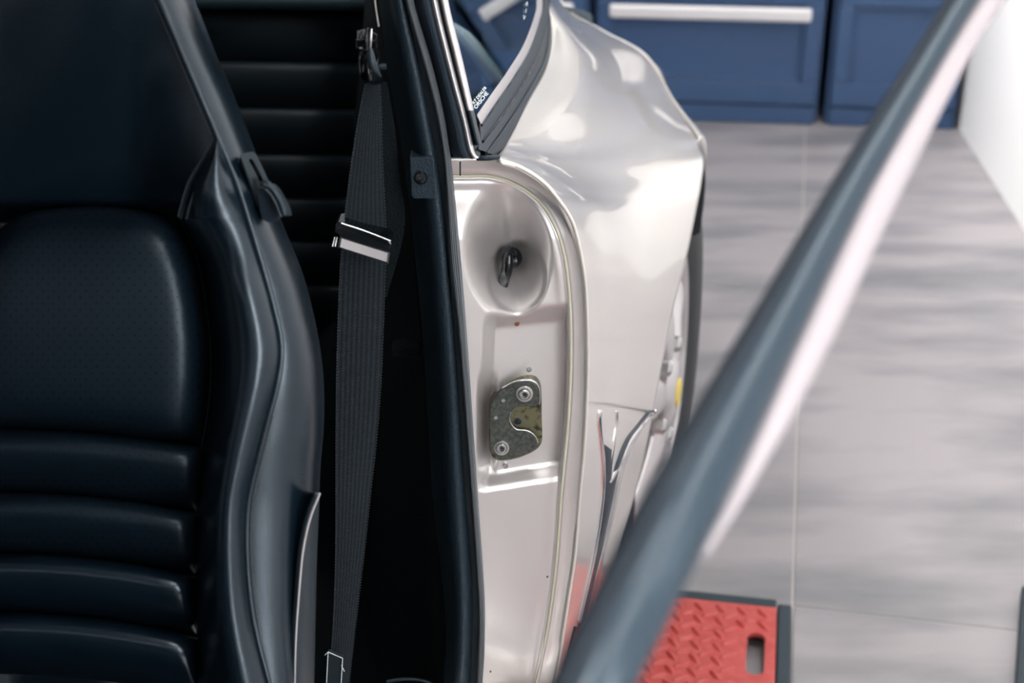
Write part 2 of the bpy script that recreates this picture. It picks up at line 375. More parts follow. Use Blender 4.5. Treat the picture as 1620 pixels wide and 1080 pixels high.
k_ = 0; RV = []; RF = []; sp = .0295
for j in range(0, 49):
    for i in range(0, 20):
        for kind in (0, 1):
            u = .018 + i*sp + kind*sp/2; v = .018 + j*sp + kind*sp/2
            if u > PW - .012 or (su0 - .015 < u < su1 + .015 and sv0 - .012 < v < sv1 + .012): continue
            ang = math.radians(28 if kind else -52) + PY; c = pl(u, v, TZ)
            if k_ < 296:
                o = bpy.data.objects.new('lug', lug); COL.objects.link(o); o.parent = plat
                o.location = c - wl(plat); o.rotation_euler = (0, 0, ang); k_ += 1
            else:
                R2 = np.array([[math.cos(ang), math.sin(ang), 0], [-math.sin(ang), math.cos(ang), 0], [0, 0, 1]]); o_ = len(RV)
                RV += list(LV @ R2 + c); RF += [[o_ + q for q in f] for f in LF]
mk('raised_lugs', RV, RF, red_m, plat, kind='stuff')
# black mat at the right border
a = FL(1617, 925, .02); b = FL(1606, 1085, .02); dx = (a - b); 
prism('rubber_mat', [a, a + np.array([.40, -.08, 0]), b + np.array([.40, -.08, 0]) - dx*2, b - dx*2], black_steel, .0195, (0, 0, -1), bevel=.003)
tag(bpy.data.objects['rubber_mat'], 'black mat on the floor at the lower right border', 'mat')

# ------------------------------------------------------------------ the car
car = empty('car', (-.35, 1.3, 0), 'silver sports car seen from its open door towards the rear wheel', 'car')
EDGE = [(789,253),(825,265),(861,289),(887,320),(906,351),(918,396),(926,447),(929,499),(930,560),(929,620),(925,700),(918,779),(910,877),(898,957),(887,1030),(876,1090)]
LIP = [(1114,252,1.70),(1104,320,1.585),(1088,400,1.52),(1066,485,1.462),(1045,590,1.41),(1025,695,1.378),(1004,785,1.358),(982,865,1.352),(962,960,1.352)]
N = [
 [(856,-110,2.05),(858,-108,2.12),(862,-106,2.2),(872,-104,2.3)],
 [(869,0,1.72),(873,0,1.80),(879,0,1.90),(887,0,2.05)],
 [(873,56,1.50),(900,52,1.70),(924,48,1.92),(950,46,2.15)],
 [(864,105,1.37),(920,100,1.62),(977,94,1.90),(1022,88,2.15)],
 [(838,155,1.25),(910,160,1.47),(990,160,1.72),(1066,162,2.00)],
 [(803,225,1.125),(885,228,1.32),(990,222,1.56),(1100,212,1.82)],
 [(789,250,1.085),(893,256,1.275),(997,252,1.50),(1108,232,1.76)],
 [(825,265,1.085),(905,282,1.24),(1005,280,1.46),(1114,252,1.70)],
 [(861,289,1.08),(925,305,1.225),(1012,308,1.42),(1110,288,1.64)],
 [(887,320,1.08),(945,335,1.21),(1018,340,1.39),(1104,320,1.585)],
 [(918,396,1.085),(958,405,1.185),(1018,410,1.34),(1088,400,1.52)],
 [(929,499,1.09),(966,500,1.175),(1010,498,1.29),(1066,485,1.462)],
 [(929,610,1.09),(962,608,1.17),(1000,600,1.268),(1045,590,1.41)],
 [(925,700,1.09),(951,700,1.155),(984,698,1.24),(1025,695,1.378)],
 [(918,779,1.09),(941,780,1.15),(968,782,1.225),(1004,785,1.358)],
 [(909,880,1.09),(928,878,1.14),(952,872,1.22),(982,865,1.352)],
 [(898,957,1.09),(914,960,1.14),(935,960,1.22),(962,960,1.352)],
 [(874,1100,1.09),(892,1110,1.15),(915,1110,1.24),(945,1080,1.352)]]
pa, pb, pc_ = P(702,40,1.072), P(756,200,1.078), P(855,0,1.66); pn = np.cross(pb - pa, pc_ - pa)
def planeY(px, py):
    d = P(px, py, 1.0) - CAM; return (CAM + d * (np.dot(pa - CAM, pn) / np.dot(d, pn)))[1]
def jbase_(x): return 1.062 + (x - 740) * .00013
for r_ in N[6:]:
    e_ = cr(EDGE, 400); r_[0] = (np.interp(r_[0][1], e_[:, 1], e_[:, 0]), r_[0][1], jbase_(r_[0][0]) + .002)
for r_ in N[:6]: r_[0] = (r_[0][0], r_[0][1], min(2.05, planeY(r_[0][0] - 2, r_[0][1])) + .004)
rows = [[P(*p) for p in r] for r in N]
FG = net(rows, 181, 61)
fender = surf('rear_quarter_panel', FG, paint, car, solid=.003)
# turned-under edge behind the crest and inside the wheel arch
E = FG[:, -1]; n = len(E); off = np.zeros((n, 3)); t = np.linspace(0, 1, n)
crest = t < .40
ret = np.zeros((n, 6, 3))
for i in range(n):
    f = sst(.27, .37, t[i])
    for k in range(6):
        a = k / 5
        up = E[i] + np.array([.03*math.sin(a*1.5)*sst(.12,.25,t[i]) - .03*a*(1-sst(.12,.25,t[i])), .05*a, (-.22*a*a - .02*a)*(1 - .93*sst(.18, .33, t[i]))]); lp = E[i] + np.array([-.045*a, .004*a, .0])
        ret[i, k] = up * (1-f) + lp * f
surf('arch_return', ret, paint, car, solid=.002)
bvh = BVHTree.FromPolygons([tuple(v) for v in FG.reshape(-1, 3)], gridfaces(181, 61))
def on(px, py, lift=.0, default=1.2):
    d = P(px, py, 1.0) - CAM; d /= np.linalg.norm(d)
    h = bvh.ray_cast(Vector(CAM), Vector(d))
    if h[0] is None: return P(px, py, default)
    nrm = np.array(h[1]); nrm *= -np.sign(np.dot(nrm, d)); return np.array(h[0]) + nrm * lift
tube('folded_edge', [(x, y, jbase_(x) + .001) for x, y in EDGE], .0017, paint, car, n=8, nv=140)
# rear bumper bulge and tail lamp beyond the crest
bumper = net([[P(1000,80,2.2), P(1020,90,2.25), P(1034,102,2.3), P(1046,140,2.34)], [P(1000,90,2.15), P(1036,105,2.2), P(1052,125,2.28), P(1056,165,2.34)], [P(1010,160,2.1), P(1046,165,2.16), P(1056,180,2.25), P(1060,200,2.34)]], 14, 18)
surf('rear_bumper', bumper, paint, car, solid=.01)

# door jamb: pressed panel with the deep cup and the recess of the lock
G_ = [(700,279),(745,279),(771,279),(804,287),(836,305),(861,328),(880,362),(893,406),(900,460),(903,520),(903,580),(900,650),(896,700),(888,780),(881,877),(871,960),(859,1030),(846,1090)]
Gd = cr(G_, 400)
ER = cr(EDGE, 400); 
jl = [(250,713),(400,722),(540,733),(640,743),(720,751),(800,755),(900,760),(1000,764),(1100,765)]
NV, NU = 330, 150
pys = np.concatenate([np.linspace(253, 299, 50), np.linspace(301, 1092, NV - 50)]); V = []; UVj = []
XX = np.zeros((NV, NU)); YY = np.zeros((NV, NU))
for i, y in enumerate(pys):
    a = np.interp(y, [p[0] for p in jl], [p[1] for p in jl]) - 8; b = np.interp(y, ER[:, 1], ER[:, 0])
    XX[i] = np.linspace(a, b, NU); XX[i, -1] = b + 1.5; YY[i] = y
def jbase(x): return 1.062 + (x - 740) * .00013
D = np.full(XX.shape, 1e9); pos = np.zeros(XX.shape)
for k in range(len(Gd) - 1):
    a, b = Gd[k], Gd[k+1]; ab = b - a; tt = np.clip(((XX - a[0])*ab[0] + (YY - a[1])*ab[1]) / (ab @ ab), 0, 1)
    dx = XX - (a[0] + tt*ab[0]); dy = YY - (a[1] + tt*ab[1]); d = np.hypot(dx, dy); sd = np.sign(-(ab[0]*dy - ab[1]*dx))
    m = d < np.abs(D); D = np.where(m, -sd * d, D)
# D > 0 inside the bead line; the flange outside it falls back towards the bead
TOP = .8 + 2.1*(1 - sst(290, 380, YY))
rel = .009 * TOP * (1 - sst(-1, -46, D)) + .0030 * sst(0, 8, D) + .0014*np.exp(-((D - 0)/3.0)**2) - .0022*np.exp(-((D - 11)/9)**2)*(.35 + .65*(1 - sst(420, 520, YY)))
xc = 803 + (YY - 400) * .06
e = np.sqrt(((XX - xc)/72)**2 + ((YY - 398)/112)**2)
rel += .056 * (1 - sst(.10, 1.02, e)) * sst(0, 12, D)
e2 = np.hypot((XX - 818)/50, (YY - 440)/60)
rel += .006 * (1 - sst(.80, 1.0, e2))
wr = sst(757, 782, XX + .05*(YY-600)) * sst(488, 520, YY + (XX - 800)*.12) * (1 - sst(737, 772, YY + (XX - 820)*.16)) * sst(2, 9, D)
rel += .017 * wr
rel += .022 * np.exp(-((XX - 771)/13)**4) * np.exp(-((YY - 665)/62)**4)
rel += -.004 * np.exp(-((XX - 800)/70)**2) * np.exp(-((YY - 1035)/30)**2)
rel[:, -1] = rel[:, -2] + .014
V = [P(XX[i, j], YY[i, j], jbase(XX[i, j]) + rel[i, j]) for i in range(NV) for j in range(NU)]
jamb = mk('door_jamb', V, gridfaces(NV, NU), paint_jamb, car, face_cam=True, solid=.002, uv=griduv(NV, NU))
def jY(px, py):
    k = np.argmin((XX - px)**2 + (YY - py)**2); i, j = divmod(k, NU); return jbase(px) + rel[i, j]
tube('seam_sealant', [(x, y, jbase(x) + .0070 + .0189*float(1 - sst(290, 380, y))) for x, y in G_], .0013, sealant, car, n=8, nv=200, flat=.7)
tube('jamb_joint', [(728,256,1.060),(728,268,1.064),(728,277,1.068)], .0007, rubber, car, n=6)
def disc(name, px, py, Y, r, h, m, parent, n=24, **k):
    c = P(px, py, Y); ax = (0, -1, .12)
    return lathe(name, [(0, -.002), (r, -.002), (r, h*.6), (r*.85, h), (0, h)], m, parent, c, ax, n=n, **k)
disc('rivet', 837, 584, jY(837, 584), .0024, .0016, steel, car); disc('rivet', 800, 737, jY(800, 737)-.002, .0024, .0016, steel, car)
disc('rust_spot', 818, 512, jY(818, 512) - .0005, .0022, .0004, rust, car, n=9)
for (x, y) in ((776, 1062), (866, 912)): disc('paint_chip', x, y, jY(x, y) - .0002, .0011, .0003, zinc, car, n=7)

# lock striker
def Z5(x, y): return (760 + x/5.683, 570 + y/5.683)
def rnd(pts, n): p = cr(list(pts) + [pts[0]], n + 1)[:-1]; return p
KY = jY(830, 560) - .013
lk = empty('x', (0, 0, 0)); bpy.data.objects.remove(lk)
backo = [(84,820),(76,600),(80,430),(120,342),(204,255),(302,200),(400,174),(484,186),(532,235),(548,310),(552,500),(556,700),(540,760),(505,800),(440,838),(330,880),(200,902),(125,885)]
back = prism('striker', [P(*Z5(x, y), KY + .004) for x, y in rnd(backo, 90)], brass, .012, (0, 1, 0), car, bevel=.0006, label='yellowed zinc lock striker with a dark C-shaped cover plate')
outo = [(92,810),(82,600),(88,430),(122,342),(200,255),(300,206),(400,184),(478,200),(516,250),(526,320),(522,385),(500,412)]
inn = [(480,415),(400,415),(322,425),(278,462),(262,520),(285,580),(330,618),(400,625),(440,640),(488,680),(514,740),(508,788),(440,828),(330,868),(200,890),(130,862)]
pc = prism('cover_plate', [P(*Z5(x, y), KY - .001) for x, y in np.vstack([cr(outo, 50), cr(inn, 60)])], zinc, .004, (0, 1, 0), back, bevel=.0007)
tube('plate_edge', [(*Z5(x, y), KY - .0008) for x, y in [(200,247),(300,197),(400,176),(485,190),(526,245),(534,320),(530,390)]], .0011, steel, back, n=6, nv=40)
tube('plate_edge', [(*Z5(x, y), KY - .0008) for x, y in [(278,462),(262,520),(285,582),(330,620),(400,628),(445,640),(492,680),(518,740)]], .0007, steel, back, n=6, nv=40)
def screw(px, py, r):
    c = P(px, py, KY - .001); ax = np.array((0, -1, .15)); ax /= np.linalg.norm(ax)
    s = lathe('screw', [(0, -.001), (r, -.001), (r, .0016), (r*.92, .0023), (r*.70, .0024), (r*.66, .0012), (r*.62, .0034), (r*.5, .0042), (r*.34, .0042), (r*.30, .0026), (0, .0024)], steel, back, c, ax, n=36)
    lathe('torx_socket', [(0, .0020), (r*.29, .0020), (r*.27, .0030), (0, .0029)], dark_plastic, s, c, ax, n=6)
screw(*Z5(397, 298), .0074); screw(*Z5(192, 781), .0070)
for x, y, r in ((207,358,.0019),(138,512,.0019),(398,700,.0036)): disc('plate_rivet', *Z5(x, y), KY - .001, r, .0012, zinc if r > .003 else steel, back)
disc('pin', *Z5(340, 545), KY + .004, .0030, .0006, rubber, back)

# pull lever in the cup
LB = jY(812, 410)
kn = lathe('lever_base', [(0, -.004), (.0085, -.004), (.0085, .010), (.006, .018), (0, .020)], gloss_black, car, P(812, 406, LB), (-.15, -1, .2), label='small glossy black lever hanging in the round cup of the jamb')
lv = cr([P(*p) for p in [(806,396,LB-.020),(804,408,LB-.024),(802,425,LB-.025),(798,440,LB-.024),(795,457,LB-.022)]], 24); 
tube('lever_arm', lv, lambda t: .0034 + .0016*math.sin(min(1, t*1.15)*math.pi*.8), gloss_black, kn, n=14, nv=40, flat=.7, world=True)
tube('lever_pin', [P(812,404,LB-.012), P(806,396,LB-.023)], .0042, gloss_black, kn, n=12, nv=6, world=True)

# pillar trim, seals and rubber beside the door opening
trimL = [(594,-110,1.11),(600,0,1.11),(616,120,1.11),(634,220,1.11),(646,310,1.11),(656,400,1.11),(668,520,1.11),(676,650,1.11),(686,800,1.10),(698,900,1.09),(706,1000,1.08),(702,1090,1.07)]
trimR = [(622,-110,1.05),(640,0,1.05),(664,110,1.05),(682,205,1.05),(693,270,1.05),(702,340,1.05),(712,450,1.05),(722,580,1.05),(732,740,1.05),(742,860,1.05),(748,960,1.05),(744,1090,1.05)]
band('pillar_trim', trimL, trimR, vinyl, car, prof=lambda u: .024*math.sin(math.pi*u)**.8, nv=160, nu=22, label='grained black vinyl trim on the pillar beside the belt')
sealL = [(618,-110,1.05),(636,0,1.05),(671,125,1.05),(690,208,1.05),(699,278,1.05),(706,411,1.05),(719,522,1.05),(732,680,1.05),(741,800,1.05),(748,900,1.05),(751,980,1.05),(747,1090,1.05)]
sealR = [(638,-110,1.055),(654,0,1.055),(682,97,1.055),(702,180,1.055),(713,260,1.055),(721,340,1.055),(731,450,1.055),(741,580,1.055),(749,700,1.055),(759,841,1.055),(766,946,1.055),(767,1017,1.055),(763,1090,1.055)]
band('dark_channel', [(x-6, y, Y+.004) for x, y, Y in sealL], [(x+8, y, Y+.004) for x, y, Y in sealL], rubber, car, nv=120, nu=4)
band('weatherstrip', [(x+5, y, Y) for x, y, Y in sealL], sealR, rubber_ribbed, car, prof=lambda u: .009*math.sin(math.pi*u)**.6 + (.0026 if int(u*70+.5) % 12 < 6 else 0), nv=180, nu=71, label='ribbed grey-black rubber weatherstrip', sharp=30)
# strap plate with its screw
pp = cr([(648,250),(672,248),(686,250),(688,280),(690,312),(670,314),(652,312),(650,290),(648,250)], 60)[:-1]
cv = prism('trim_clip', [P(x, y, 1.045) for x, y in pp], vinyl, .02, (0, 1, 0), car, bevel=.002)
lathe('screw', [(0, -.002), (.0052, -.002), (.0052, .001), (.004, .0024), (.0018, .0026), (.0014, .0012), (0, .0012)], gloss_black, cv, P(666, 281, 1.044), (0, -1, .2))
# outer frame of the door opening over the beltline
f1L = [(638,-110,1.06),(654,0,1.06),(682,97,1.06),(700,175,1.06),(711,230,1.06),(717,248,1.06)]
f1R = [(666,-110,1.05),(682,0,1.05),(709,111,1.05),(731,194,1.05),(740,236,1.05),(748,251,1.05)]
band('pillar_rubber', f1L, f1R, rubber, car, prof=lambda u: .006*math.sin(math.pi*u) + .003*math.exp(-((u-.55)/.12)**2), nv=90, nu=18)
f2L = f1R; f2R = [(676,-110,1.05),(692,0,1.05),(717,105,1.05),(739,190,1.05),(750,238,1.05),(757,250,1.05)]
band('pillar_moulding', f2L, f2R, anod, car, prof=lambda u: .004*math.sin(math.pi*u), nv=90, nu=10, back=.006)
band('pillar_gap', f2R, [(680,-110,1.06),(698,0,1.06),(722,105,1.06),(741,178,1.06),(754,225,1.06),(760,247,1.06)], rubber, car, nv=60, nu=4)
f3L = [(680,-110,1.055),(696,0,1.055),(718,95,1.055),(738,175,1.055),(745,205,1.055),(752,230,1.055)]
f3R = [(692,-110,1.055),(708,0,1.055),(731,95,1.055),(749,175,1.055),(756,205,1.055),(762,228,1.055)]
band('window_moulding', f3L[:4], f3R[:4], anod, car, prof=lambda u: .006*math.sin(math.pi*u), nv=90, nu=12, back=.006)
band('window_moulding', f3L[3:], f3R[3:], dark_plastic, car, prof=lambda u: .007*math.sin(math.pi*u), nv=30, nu=12, back=.006)
# quarter window surround: inner bright strip, two rubber bands
def yy(px, py):
    return min(2.05, planeY(px, py))
def yy_old(px, py):                                                       # the beltline runs away from the camera as it rises in view
    return np.interp(py, [-110, 0, 56, 105, 155, 225, 250], [1.95, 1.66, 1.46, 1.34, 1.23, 1.11, 1.075])
def wr_(l, d=0): return [(x, y, yy(x, y) - d) for x, y in l]
iS = [(846,-110),(849,0),(847,22),(830,69),(805,111),(780,147),(755,183)]
oS = [(857,-110),(859,0),(854,33),(838,79),(814,121),(788,159),(762,198)]
iB = oS; oB = [(864,-110),(868,0),(867,30),(856,74),(830,127),(802,172),(764,224)]
oC = [(868,-110),(872,0),(876,56),(869,100),(843,155),(815,203),(790,248)]
iC = oB[:-1] + [(757,236)]
band('window_strip', wr_(iS), wr_(oS), anod, car, prof=lambda u: .003*math.sin(math.pi*u)**.5, nv=110, nu=10, back=.006)
band('window_rubber', wr_(iB), wr_(oB), rubber_soft, car, prof=lambda u: .006*math.sin(math.pi*u)**.6, nv=110, nu=14)
band('window_rubber', wr_(iC, .0), wr_(oC, .0), rubber, car, prof=lambda u: .004*math.sin(math.pi*u) - .004*math.exp(-((u-.45)/.08)**2), nv=110, nu=24)
tube('rubber_groove', [(x, y, yy(x, y) - .003) for x, y in oS], .0010, gloss_black, car, n=6, nv=70)
tube('rubber_groove', [(x, y, yy(x, y) - .004) for x, y in oB], .0012, gloss_black, car, n=6, nv=70)
tube('rubber_lip', [(x, y, yy(x, y) - .004) for x, y in [(868,0),(868,56),(860,98),(834,148),(804,196),(770,243)]], .0014, rubber_soft, car, n=8, nv=70)
tube('rubber_lip', [(754,250,1.06),(772,250,1.06),(788,248,1.07)], .0022, rubber, car, n=8, nv=20)
# glass
GRI = []
for y in np.linspace(-105, 199, 40):
    xa = np.interp(y, [-110, 0, 95, 175, 205], [684, 700, 722, 742, 750]); xb = np.interp(y, [-110, 0, 22, 69, 111, 147, 183, 200], [851, 853, 850, 834, 809, 784, 761, 752])
    A_, B_ = P(xa, y, planeY(xa, y) + .002), P(xb, y, yy(xb, y) + .002); GRI.append([A_ + (B_ - A_)*u for u in np.linspace(0, 1, 30)])
gl = np.array(GRI); glass = surf('quarter_glass', gl, glass_m, car, solid=.003)
gb = BVHTree.FromPolygons([tuple(v) for v in gl.reshape(-1, 3)], gridfaces(40, 30))
def ong(px, py, lift=.0012):
    d = P(px, py, 1.0) - CAM; d /= np.linalg.norm(d); h = gb.ray_cast(Vector(CAM), Vector(d))
    if h[0] is None: return P(px, py, 1.1)
    nrm = np.array(h[1]); nrm *= -np.sign(np.dot(nrm, d)); return np.array(h[0]) + nrm*lift
def text_on(s, p0, p1, p2, name, parent, fn=ong):
    """lettering from p0 (start of the baseline) to p1 (its end); p2 = top of the first letter"""
    cu = bpy.data.curves.new('t', 'FONT'); cu.body = s; cu.size = 1; cu.offset = .02; to = bpy.data.objects.new('t', cu); COL.objects.link(to)
    bpy.context.view_layer.update(); me = bpy.data.meshes.new_from_object(to.evaluated_get(bpy.context.evaluated_depsgraph_get())); bpy.data.objects.remove(to)
    v = np.array([tuple(q.co) for q in me.vertices]); w = v[:, 0].max(); h = .70
    x = v[:, 0] / w; y = v[:, 1] / h; p0, p1, p2 = map(np.array, (p0, p1, p2))
    V = [fn(*(p0 + (p1 - p0)*x[i] + (p2 - p0)*y[i])) for i in range(len(v))]
    return mk(name, V, [list(p.vertices) for p in me.polygons], decal, parent, smooth=False, face_cam=True)
st = text_on('ORSCHE', (751,173.5), (771,148.5), (746.5,169.5), 'sticker_lettering', glass)
st = text_on('RT DEALER', (747.5,166), (768,139.5), (744.5,162.5), 'sticker_lettering', glass)
st = text_on('< ~ >', (829.5,33), (835,4), (824.5,31), 'sticker_mark', glass)

# sill moulding on the quarter panel; upper V is a reflection built solid
def strip_on(name, L, R, m, h, parent=car, nv=70, nu=7):
    Lc, Rc = cr(L, nv), cr(R, nv); V = []
    for i in range(nv):
        for k in range(nu):
            u = k/(nu-1); q = Lc[i]*(1-u) + Rc[i]*u; V.append(on(q[0], q[1], .0004 + h*math.sin(math.pi*u)))
    return surf(name, np.array(V).reshape(nv, nu, 3), m, parent, solid=.0015)
A0 = [(1036,648),(1020,668),(1003,690),(990,720),(981,752),(971,800),(959,850),(947,900),(936,950),(926,995)]
def offp(c, d): return [(x + d, y + abs(d)*.25) for x, y in c]
gd_ = strip_on('sill_guard', offp(A0, -13), offp(A0, -4), dark_plastic, .0015)
strip_on('guard_bead_and_glint', offp(A0, -5), offp(A0, 3), chrome, .0022, gd_)
B0 = [(948,648),(947,665),(950,700),(953,730),(953,770),(949,810),(943,850),(936,890),(925,940),(915,985)]
strip_on('guard_bead_and_glint', [(x-1, y) for x, y in B0], [(x+3, y) for x, y in B0], chrome, .0020, gd_)
C1 = [(975,650),(974,672),(970,700),(966,730),(964,758)]  # right arm of the V, a reflection built as a chrome strip
strip_on('guard_bead_and_glint', [(x-1, y) for x, y in C1], [(x+2, y) for x, y in C1], chrome, .0016, gd_)
D1 = [(964,764),(975,745),(988,722),(1002,700),(1018,668)]
strip_on('guard_bead_and_glint', [(x-3, y-2) for x, y in D1], [(x+2, y) for x, y in D1], chrome, .0018, gd_)
strip_on('guard_web', [(951,700),(955,730),(956,770),(953,810),(946,855),(938,900),(928,950),(917,990)], [(968,712),(968,740),(970,765),(968,800),(957,850),(945,900),(935,950),(924,990)], rubber_soft, .001, gd_)
strip_on('guard_end', [(908,990),(903,1010),(897,1035),(890,1060)], [(925,995),(917,1015),(910,1040),(902,1065)], gloss_black, .002, gd_)

# wheel
WC = P(1036, 640, 1.70); WC[2] = .346; wa = math.radians(-15.0); AX = np.array([math.cos(wa), math.sin(wa), 0])  # axle, outwards and a little to the camera
wheel = lathe('wheel', [(.16,-.20),(.28,-.205),(.302,-.19),(.310,-.12),(.310,-.05),(.304,-.012),(.290,.008),(.272,.022),(.246,.018),(.214,.010),(.204,.0),(.202,-.19)], tyre_m, car, WC, AX, n=96, label='rear wheel with black tyre and polished silver rim', sharp=80)
for k in range(72):                                                     # tread blocks
    a = 2*math.pi*k/72; tt = np.cross(AX, [0, 0, 1.]); tt /= np.linalg.norm(tt); r_ = math.cos(a)*tt + math.sin(a)*np.array([0, 0, 1.]); tg = np.cross(AX, r_)
    if r_[1] > .5: continue
    for w0, w1 in ((-.085, -.045), (-.035, -.014)):
        c = WC + r_*.3095; V = [c + AX*w + tg*s*.010 + r_*h for w in (w0, w1) for s in (-1, 1) for h in (-.002, .004)]
        if k == 0 and w0 == -.085: TB = []
        TB.append(V)
VV = []; FF = []
for V in TB:
    o = len(VV); VV += V; FF += [[o+i for i in f] for f in [(0,1,3,2), (4,6,7,5), (0,4,5,1), (2,3,7,6), (0,2,6,4), (1,5,7,3)]]
mk('tread', VV, FF, tyre_m, wheel, smooth=False, kind='stuff')
rim = lathe('rim', [(.185,-.18),(.190,-.12),(.188,-.03),(.195,.006),(.204,.012),(.210,.006),(.210,-.18)], wheel_silver, wheel, WC, AX, n=96, sharp=60)
lathe('brake_disc', [(.0,-.13),(.15,-.13),(.15,-.115),(.0,-.115)], steel, wheel, WC, AX, n=48)
lathe('wheel_barrel', [(.0,-.19),(.196,-.19),(.196,-.17),(.0,-.17)], rubber, wheel, WC, AX, n=48)
tt = np.cross(AX, [0, 0, 1.]); tt /= np.linalg.norm(tt); zz = np.array([0, 0, 1.])
def wp(r, a, h): return WC + AX*h + r*(math.cos(a)*tt + math.sin(a)*zz)
for k in range(5):
    a0 = 2*math.pi*k/5 + math.radians(18); R_ = []
    for r, wd, h in ((.035,.62,.020),(.07,.45,.022),(.11,.30,.018),(.15,.25,.012),(.185,.27,.010),(.193,.33,.004)):
        R_.append([wp(r, a0 + wd*s, h - .016*abs(s)**3) for s in (-1, -.6, 0, .6, 1)])
    surf('spoke', net(R_, 20, 12), wheel_silver, rim, solid=.03)
hub = lathe('hub_cap', [(0, 0), (.050, 0), (.050, .020), (.040, .028), (.026, .030), (0, .030)], wheel_silver, wheel, WC, AX, n=36)
lathe('crest', [(0, .029), (.020, .029), (.019, .0325), (0, .033)], yellow, hub, WC, AX, n=24)
for k in range(5): lathe('wheel_nut', [(0, 0), (.011, 0), (.011, .022), (.007, .026), (0, .026)], steel, wheel, wp(.065, 2*math.pi*(k+.5)/5 + math.radians(18), .0), AX, n=6)
# dark arch liner behind the lip
ln_ = []
for a in np.linspace(-.5, math.pi+.2, 26):
    c = np.array([WC[0], 1.70, .315]); ln_.append([c + np.array([-.03 - d, -.36*math.cos(a), .36*math.sin(a)]) + np.array([-.22*(-.36*math.cos(a))*-1, 0, 0]) for d in (0, .08, .30)])
surf('arch_liner', np.array(ln_), carpet, car, solid=.003)

surf('arch_liner', net([[P(1110,248,1.71), P(1114,252,1.73), P(1114,256,1.75)], [P(1096,290,1.66), P(1108,287,1.72), P(1116,285,1.78)], [P(1086,335,1.63), P(1102,330,1.72), P(1113,326,1.80)], [P(1080,375,1.62), P(1098,372,1.74), P(1107,368,1.84)]], 16, 10), carpet, car, solid=.003)
# cabin shell: sill, floor, roof, side panels, rear shelf, pale band imitating a reflection in the glass
box('sill', (-.14, -.9, .17), (.045, 1.07, .345), paint, car, bevel=.02)
box('cabin_floor', (-1.45, -.9, .14), (-.12, 2.1, .18), carpet, car, bevel=0)
surf('roof', net([[(-1.40, -.45, 1.15), (-1.0, -.45, 1.22), (-.5, -.45, 1.22), (-.17, -.45, 1.16)], [(-1.42, .2, 1.19), (-1.0, .2, 1.27), (-.5, .2, 1.27), (-.15, .2, 1.19)], [(-1.42, .9, 1.18), (-1.0, .9, 1.28), (-.5, .9, 1.28), (-.12, .9, 1.19)], [(-1.37, 1.5, 1.08), (-1.0, 1.5, 1.20), (-.5, 1.5, 1.20), (-.07, 1.5, 1.08)]], 30, 24), paint, car, solid=.02)
surf('rear_shelf', net([[(-1.35, 1.745, .838), (-.6, 1.745, .845), (-.04, 1.745, .84)], [(-1.32, 2.2, .80), (-.6, 2.2, .81), (.12, 2.2, .72)], [(-1.2, 2.7, .60), (-.6, 2.7, .62), (.10, 2.7, .55)]], 16, 16), shelf_m, car, solid=.02)
surf('dashboard', net([[(-1.40, -1.05, .88), (-.8, -1.05, .90), (-.16, -1.05, .88)], [(-1.40, -.72, .86), (-.8, -.72, .88), (-.16, -.72, .86)], [(-1.40, -.66, .76), (-.8, -.66, .78), (-.16, -.66, .76)], [(-1.40, -.80, .50), (-.8, -.80, .50), (-.16, -.80, .50)], [(-1.40, -.92, .18), (-.8, -.92, .18), (-.16, -.92, .18)]], 24, 14), vinyl, car, solid=.03)
box('bulkhead', (-1.4, 1.92, .15), (-.06, 1.96, .82), carpet, car, bevel=0)
surf('far_side', net([[(-1.45, -.5, .2), (-1.47, -.5, .6), (-1.44, -.5, .9)], [(-1.45, 2.4, .2), (-1.47, 2.4, .6), (-1.40, 2.4, 1.1)]], 6, 10), vinyl, car, solid=.03)
surf('inner_side_panel', net([[P(640,-120,1.16), P(640,200,1.15), P(664,500,1.14), P(690,800,1.12), P(705,1150,1.10)], [P(600,-120,1.30), P(612,200,1.28), P(640,500,1.24), P(660,800,1.2), P(672,1150,1.16)], [P(590,-120,1.75), P(560,200,1.75), P(560,500,1.6), P(560,800,1.4), P(560,1150,1.25)]], 24, 40), carpet, car, solid=.01)
surf('luggage_shelf', net([[P(180,1150,1.22), P(460,1150,1.22), P(720,1150,1.18)], [P(180,800,1.42), P(460,800,1.42), P(720,800,1.36)], [P(180,440,1.88), P(460,440,1.88), P(690,440,1.6)]], 16, 12), carpet, car, solid=.01)
tube('reflection_band', [(690,44,1.66),(712,50,1.66),(736,66,1.65),(762,98,1.63),(786,130,1.61),(806,160,1.60)], .010, pale_band, car, n=12, nv=30, label='pale band imitating a reflection in the quarter window')  # tube behind the glass standing in for a bright reflection
bk = prism('belt_bracket', [P(x, y, 1.12) for x, y in ((618,552),(640,549),(664,554),(666,566),(640,568),(620,564))], carpet, .02, (0, 1, 0), car, bevel=.002)
tube('floor_bracket', [(612,1078,1.10),(640,1074,1.10),(668,1076,1.10),(690,1084,1.10)], .0016, dark_plastic, car, n=8, nv=20)

